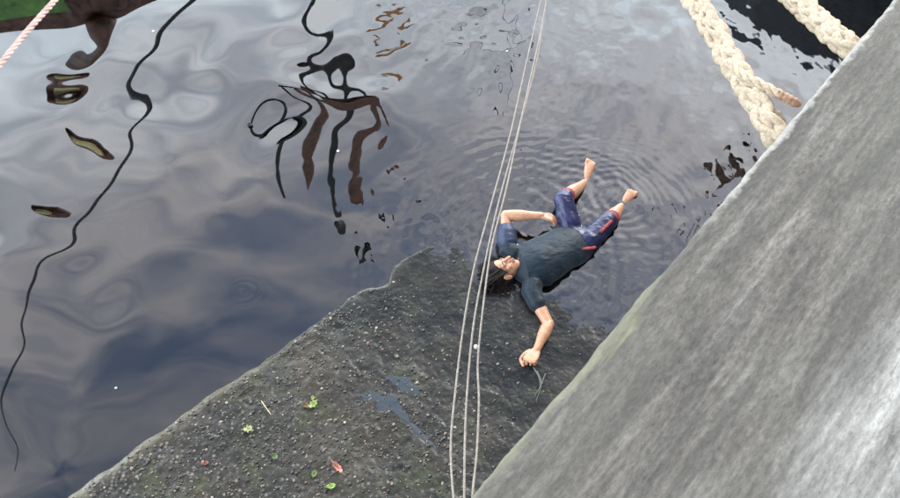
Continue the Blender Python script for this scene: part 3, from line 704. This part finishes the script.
# hair: cap + wet locks spread on the ledge
V, F = [], []
ell(hp(0, -.024, .050), (.082, .088, .086), HR, V, F, 24, 16)
ell(hp(0, -.055, .0), (.074, .060, .080), HR, V, F, 20, 12)
for k in range(60):
    th = rng.uniform(0, 6.28); ph = rng.uniform(.05, 1.5)
    x = .080*math.cos(th)*math.sin(ph); y = .078*math.sin(th)*math.sin(ph)-.03; z = .045+.088*math.cos(ph)
    if y > .03 and z < .09: continue
    p = hp(x, y, z); g_ = np.array([rng.normal(-.02, .02), rng.normal(-.03, .02), -.015])
    loft([p, p+g_*.5+HR@np.array([0, -.01, 0]), p+g_], [.010, .009, .004], V=V, F=F, seg=7)
for k in range(150):                     # strands combed back from the hairline
    x = rng.uniform(-.078, .078); zf = .072-.9*x*x/.078+rng.normal(0, .006); yf = .066-5*x*x
    p = hp(x, yf, zf); q = hp(x*1.05+rng.normal(0, .006), yf-.020, zf+.038); r_ = hp(x*.9+rng.normal(0, .012), yf-.075, .135+rng.normal(0, .006)); e_ = r_+HR@np.array([0, -.03, .012])
    loft(catmull([p, q, r_, e_], 3), list(np.linspace(.0035, .005, 10)), V=V, F=F, seg=6)
hairm = M('wet_hair'); hv = hairm.map((1, 1, 1)); hairm.set(col=hairm.ramp(hairm.noise(hv, 70, 3), [(.3, (.006, .005, .005)), (.7, (.020, .012, .008))]), rough=.6, spec=.25); hairm.bump(hairm.noise(hairm.map((3, 1, 1)), 120, 4, .6), 1, .006)
link('hair', remesh('hair', V, F, .0032, 1), hairm.m, person)
V, F = [], []
zr = lambda x, y: max(0.0, float(ledge_z(*[np.array([q]) for q in to_sw(x, y)])[0]))
for k in range(260):
    a0 = rng.uniform(math.pi*.62, math.pi*1.52); p0 = hc+np.array([math.cos(a0)*.075, math.sin(a0)*.075, -.06])
    L_ = rng.uniform(.05, .15); pts = []
    aa = a0+rng.normal(0, .4)
    for j in range(5):
        t = j/4; x = p0[0]+math.cos(aa)*L_*t; y = p0[1]+math.sin(aa)*L_*t; aa += rng.normal(0, .35)
        pts.append((x, y, p0[2]*(1-t)*.6+(zr(x, y)+.008+.008*rng.rand())*(1-(1-t)*.6)))
    loft(catmull(pts, 2), list(np.linspace(.006, .0015, 9)), V=V, F=F, seg=5)
link('wet_locks', arrmesh('wet_locks', V, F), hairm.m, person)
# shirt
def cloth(name, base, var, sc=5, rough=.7, bst=.9):
    m = M(name); v = m.map(); wn = m.noise(m.map((1, 1.9, 1), (0, 0, .5)), 9, 4, .55, .8)
    m.set(col=m.ramp(m.noise(v, sc, 4, .6), [(.3, tuple(c*(1-var) for c in base)), (.7, tuple(c*(1+var) for c in base))]), rough=rough)
    b = m.bump(wn, bst, .02); m.bump(m.noise(v, 400, 2), .15, .001, b); return m
shm = cloth('teal_shirt', (.003, .014, .027), .3, 6, .55, .5); shm.set(spec=.3); shm.b.inputs['Sheen Weight'].default_value = .15
V, F = [], []
loft([pel+ax*.015, (pel+wai)/2, wai, (wai+che)/2, che, upc, nck-ax*.015], [(.178, .118), (.185, .125), (.18, .128), (.192, .135), (.205, .135), (.175, .112), (.095, .078)], side=lat_t, seg=24, V=V, F=F)
slR = shR+(elR-shR)*.42; slL = shL+(elL-shL)*.50
loft([shR+(che-shR)*.3, shR, (shR+slR)/2, slR], [.085, .082, .076, .074], V=V, F=F, seg=14)
loft([shL+(che-shL)*.3, shL, (shL+slL)/2, slL], [.085, .082, .074, .070], V=V, F=F, seg=14)
me = remesh('shirt', V, F, .007, 9, .5)
co = np.empty(len(me.vertices)*3); me.vertices.foreach_get('co', co); co = co.reshape(-1, 3)
no = np.array([tuple(v_.normal) for v_ in me.vertices])
u = (co-pel)@ax; q = (co-pel)@lat_t
wr = .0055*np.abs(fbm(u*1.9+q*1.3, (q-u*.6)*.8, 4.5, 2, 200, .4))*2+.003*fbm(u*1.0, q*1.0+u*.8, 11, 2, 210)
co += no*(wr-.006)[:, None]; me.vertices.foreach_set('co', co.ravel()); me.update()
link('shirt', me, shm.m, person)
slm = cloth('navy_sleeve', (.020, .034, .085), .25, 6, .5, .5)
V, F = [], []; loft([shL+(slL-shL)*.35, (shL+slL)/2+(slL-shL)*.2, slL+(slL-shL)*.04], [.081, .079, .075], V=V, F=F, seg=18)
so_ = link('sleeve', remesh('sleeve', V, F, .006, 3), slm.m, person); so_['label'] = 'navy blue sleeve of the raised arm'
# trousers
trm = cloth('navy_trousers', (.018, .020, .075), .4, 12, .35, .6)
redm = cloth('red_trim', (.24, .028, .032), .3, 10, .6)
V, F = [], []
kL2 = knL+(anL-knL)*.10; kR2 = knR+(anR-knR)*.12
loft([pel+ax*.045, pel-ax*.01, pel-ax*.07], [(.162, .108), (.172, .110), (.13, .095)], side=lat_t, seg=20, V=V, F=F)
loft([hpL-(knL-hpL)*.15, hpL+(knL-hpL)*.3, hpL+(knL-hpL)*.7, knL, kL2], [.095, .098, .084, .076, .070], V=V, F=F, seg=16)
loft([hpR-(knR-hpR)*.15, hpR+(knR-hpR)*.3, hpR+(knR-hpR)*.7, knR, kR2], [.095, .098, .086, .076, .070], V=V, F=F, seg=16)
me = remesh('trousers', V, F, .006, 3, .5)
co = np.empty(len(me.vertices)*3); me.vertices.foreach_get('co', co); co = co.reshape(-1, 3); no = np.array([tuple(v_.normal) for v_ in me.vertices])
co += no*(.02*np.abs(fbm(co[:, 0]*1.5+co[:, 1], co[:, 1]*.8+co[:, 2], 5.5, 2, 220))-.004)[:, None]; me.vertices.foreach_set('co', co.ravel()); me.update()
link('trousers', me, trm.m, person)
for a, k in ((knL, kL2), (knR, kR2)):
    V, F = [], []; d = (k-a)/np.linalg.norm(k-a); loft([k-d*.012, k+d*.012, k+d*.04], [.070, .075, .066], V=V, F=F, seg=16); link('cuff', remesh('cuff', V, F, .005, 3), redm.m, person)
# red side stripe down the right leg and the red hip patch
sd_ = np.array([.25, -.35, .80]); sd_ /= np.linalg.norm(sd_)
def strip(name, pts, wd, off):
    V, F = [], []; loft(catmull(pts, 5), [(wd, .012)]*((len(pts)-1)*5+1), side=np.array([.7, -.5, 0.1]), seg=12, V=V, F=F); link(name, remesh(name, V, F, .005, 2), redm.m, person)
dR = knR-hpR
strip('side_stripe', [hpR+dR*t+sd_*r_ for t, r_ in ((.55, .090), (.75, .086), (.95, .078))], .017, 0)
strip('hip_panel', [pel+ax*.03-lat_t*.10+np.array([0, 0, .085]), pel-lat_t*.125-ax*.03+np.array([0, 0, .075]), pel-lat_t*.13-ax*.09+np.array([0, 0, .055])], .026, 0)

# ================================================================== LITTER
def on_ledge(px, py, dz=.012):
    c = pix(px, py, .08)
    for _ in range(3):
        s0, w0 = to_sw(c.x, c.y); z = float(ledge_z(np.array([s0]), np.array([w0]))[0]); c = pix(px, py, z)
    return c+Vector((0, 0, dz))
def leaf(name, label, c, L_, wd, ang, col, curl=.5, cat='leaf', group=None, lobes=0):
    V = []; F = []; n = 15; L_ *= .98; wd *= .72
    for i in range(n):
        t = i/(n-1); wv = wd*math.sin(math.pi*min(1, t*1.02+.02))**.7*(1+(lobes+.12)*math.sin(t*19+L_*90))+.0035*math.sin(t*31+ang*7)*(0 < i < n-1)
        for k, s_ in enumerate((-1, -.5, 0, .5, 1)):
            V.append(((t-.5)*L_, s_*wv, curl*L_*(abs(t-.5)**2)*2+.25*wv*abs(s_)**2+.002*math.sin(9*t+s_*4)))
    for i in range(n-1):
        for k in range(4): F.append((i*5+k, i*5+k+1, i*5+k+6, i*5+k+5))
    m_ = simple(name+'_material', col, .45, 60, .3, .3, .002)
    r = empty(name, tuple(c)); r.rotation_euler = (rng.normal(0, .2), rng.normal(0, .2), ang); bpy.context.view_layer.update(); tag(r, label, cat, group)
    b = link('blade', arrmesh('blade', V, F), m_, None); b.parent = r
    sol = b.modifiers.new('s', 'SOLIDIFY'); sol.thickness = .0015
    VV, FF = loft([(-L_*.62, .002, .006), (-L_*.3, 0, .005), (0, 0, .003), (L_*.42, 0, .005)], [.0016, .0014, .0012, .0006], seg=5)
    k = link('stalk', arrmesh('stalk', VV, FF), m_, None); k.parent = r
    return r
leaf('fallen_leaf', 'bright yellow green leaf, uppermost of the green ones on the ledge', on_ledge(314, 405), .075, .034, .8, (.20, .25, .05), lobes=.2)
leaf('fallen_leaf', 'small brown leaf touching the uppermost green leaf on the ledge', on_ledge(306, 406), .055, .022, 2.6, (.16, .09, .035))
leaf('fallen_leaf', 'pale washed out olive leaf nearest the water edge of the ledge', on_ledge(249, 430), .07, .033, .3, (.24, .26, .10), lobes=.25)
leaf('fallen_leaf', 'small dull green leaf midway between the pale olive leaf and the pink scrap', on_ledge(275, 457), .055, .024, -.4, (.12, .17, .05), lobes=.2)
leaf('fallen_leaf', 'dull green leaf just above the brightest green leaf at the bottom', on_ledge(315, 474), .05, .026, 1.2, (.13, .19, .06))
leaf('fallen_leaf', 'brightest green curled leaf, lowest of the leaves on the ledge', on_ledge(332, 487), .07, .026, .15, (.20, .31, .05), curl=.6)
leaf('fallen_leaf', 'dark red withered leaf left of the green ones', on_ledge(206, 464), .06, .018, .1, (.18, .045, .035))
leaf('pink_scrap', 'salmon pink curled scrap lying on the ledge near the bottom', on_ledge(338, 468, .018), .105, .026, -.75, (.62, .26, .21), curl=.35, cat='scrap')
leaf('fallen_leaf', 'tiny pale green leaf left of the uppermost green leaf', on_ledge(313, 398), .035, .016, 1.9, (.3, .4, .1))
stw = simple('dry_straw', (.55, .45, .26), .7, 30, .2, .2, .001)
tag(tube('dry_straw', [on_ledge(262, 402), on_ledge(266, 408, .018), on_ledge(271, 415)], [.0035, .004, .0025], stw, None, seg=6), 'thin dry straw lying by itself near the water edge of the ledge', 'straw')
tw = simple('dark_twig', (.04, .03, .02), .7, 30, .3, .3, .001)
tag(tube('dark_twig', [on_ledge(240, 396), on_ledge(247, 390, .018), on_ledge(255, 386)], [.006, .007, .004], tw, None, seg=6), 'short dark twig lying beside the dry straw', 'twig')
def chip(name, label, c, r_, col, cat):
    V, F = ell(c, (r_, r_*.8, r_*.45), None, nu=8, nv=6); V = [v_+rng.normal(0, r_*.12, 3) for v_ in V]
    tag(link(name, arrmesh(name, V, F), simple(name+'_m', col, .6, 40, .2, .2, .001)), label, cat)
chip('white_chip', 'small white chip lying on the ledge left of the puddles', on_ledge(345, 423, .01), .009, (.7, .7, .72), 'chip')
chip('floating_flake', 'tiny white flake floating alone on the dark water at left', pix(116, 388, .005), .012, (.4, .4, .38), 'flake')
chip('floating_flake', 'tiny white flake floating below the reflected mast loops', pix(338, 151, .005), .013, (.75, .72, .6), 'flake')
chip('floating_flake', 'tiny white flake floating beside the reflected boom line near the top', pix(153, 31, .005), .013, (.75, .72, .7), 'flake')
chip('floating_bark', 'black bark crumb floating left of the reflected mast loops', pix(250, 125, .003), .026, (.01, .008, .007), 'bark')
chip('floating_bark', 'black bark crumb floating directly left of the thin cords', pix(418, 200, .003), .024, (.01, .008, .007), 'bark')
chip('floating_flake', 'tiny pale speck floating between the thin cords and the pennant reflections', pix(507, 51, .005), .013, (.75, .72, .7), 'flake')
chip('white_fleck', 'tiny white fleck on the chest of the shirt', P3(518, 242, .205), .005, (.8, .8, .8), 'fleck')
for k, (l) in enumerate(([(537, 372), (541, 385), (536, 402)], [(545, 375), (540, 388), (534, 398)], [(533, 368), (539, 380), (540, 395)])):
    o = tube('grass_blade', [on_ledge(a, b, .015+.01*(i == 1)) for i, (a, b) in enumerate(l)], [.004, .0035, .002], simple('washed_grass', (.13, .14, .13), .5, 30, .2, .1), None, seg=6)
    tag(o, ('limp grey grass blade below the clenched hand, bulging to the right halfway', 'limp grey grass blade furthest right below the clenched hand', 'limp grey grass blade starting nearest the clenched hand')[k], 'grass blade', 'grass blades below the hand')
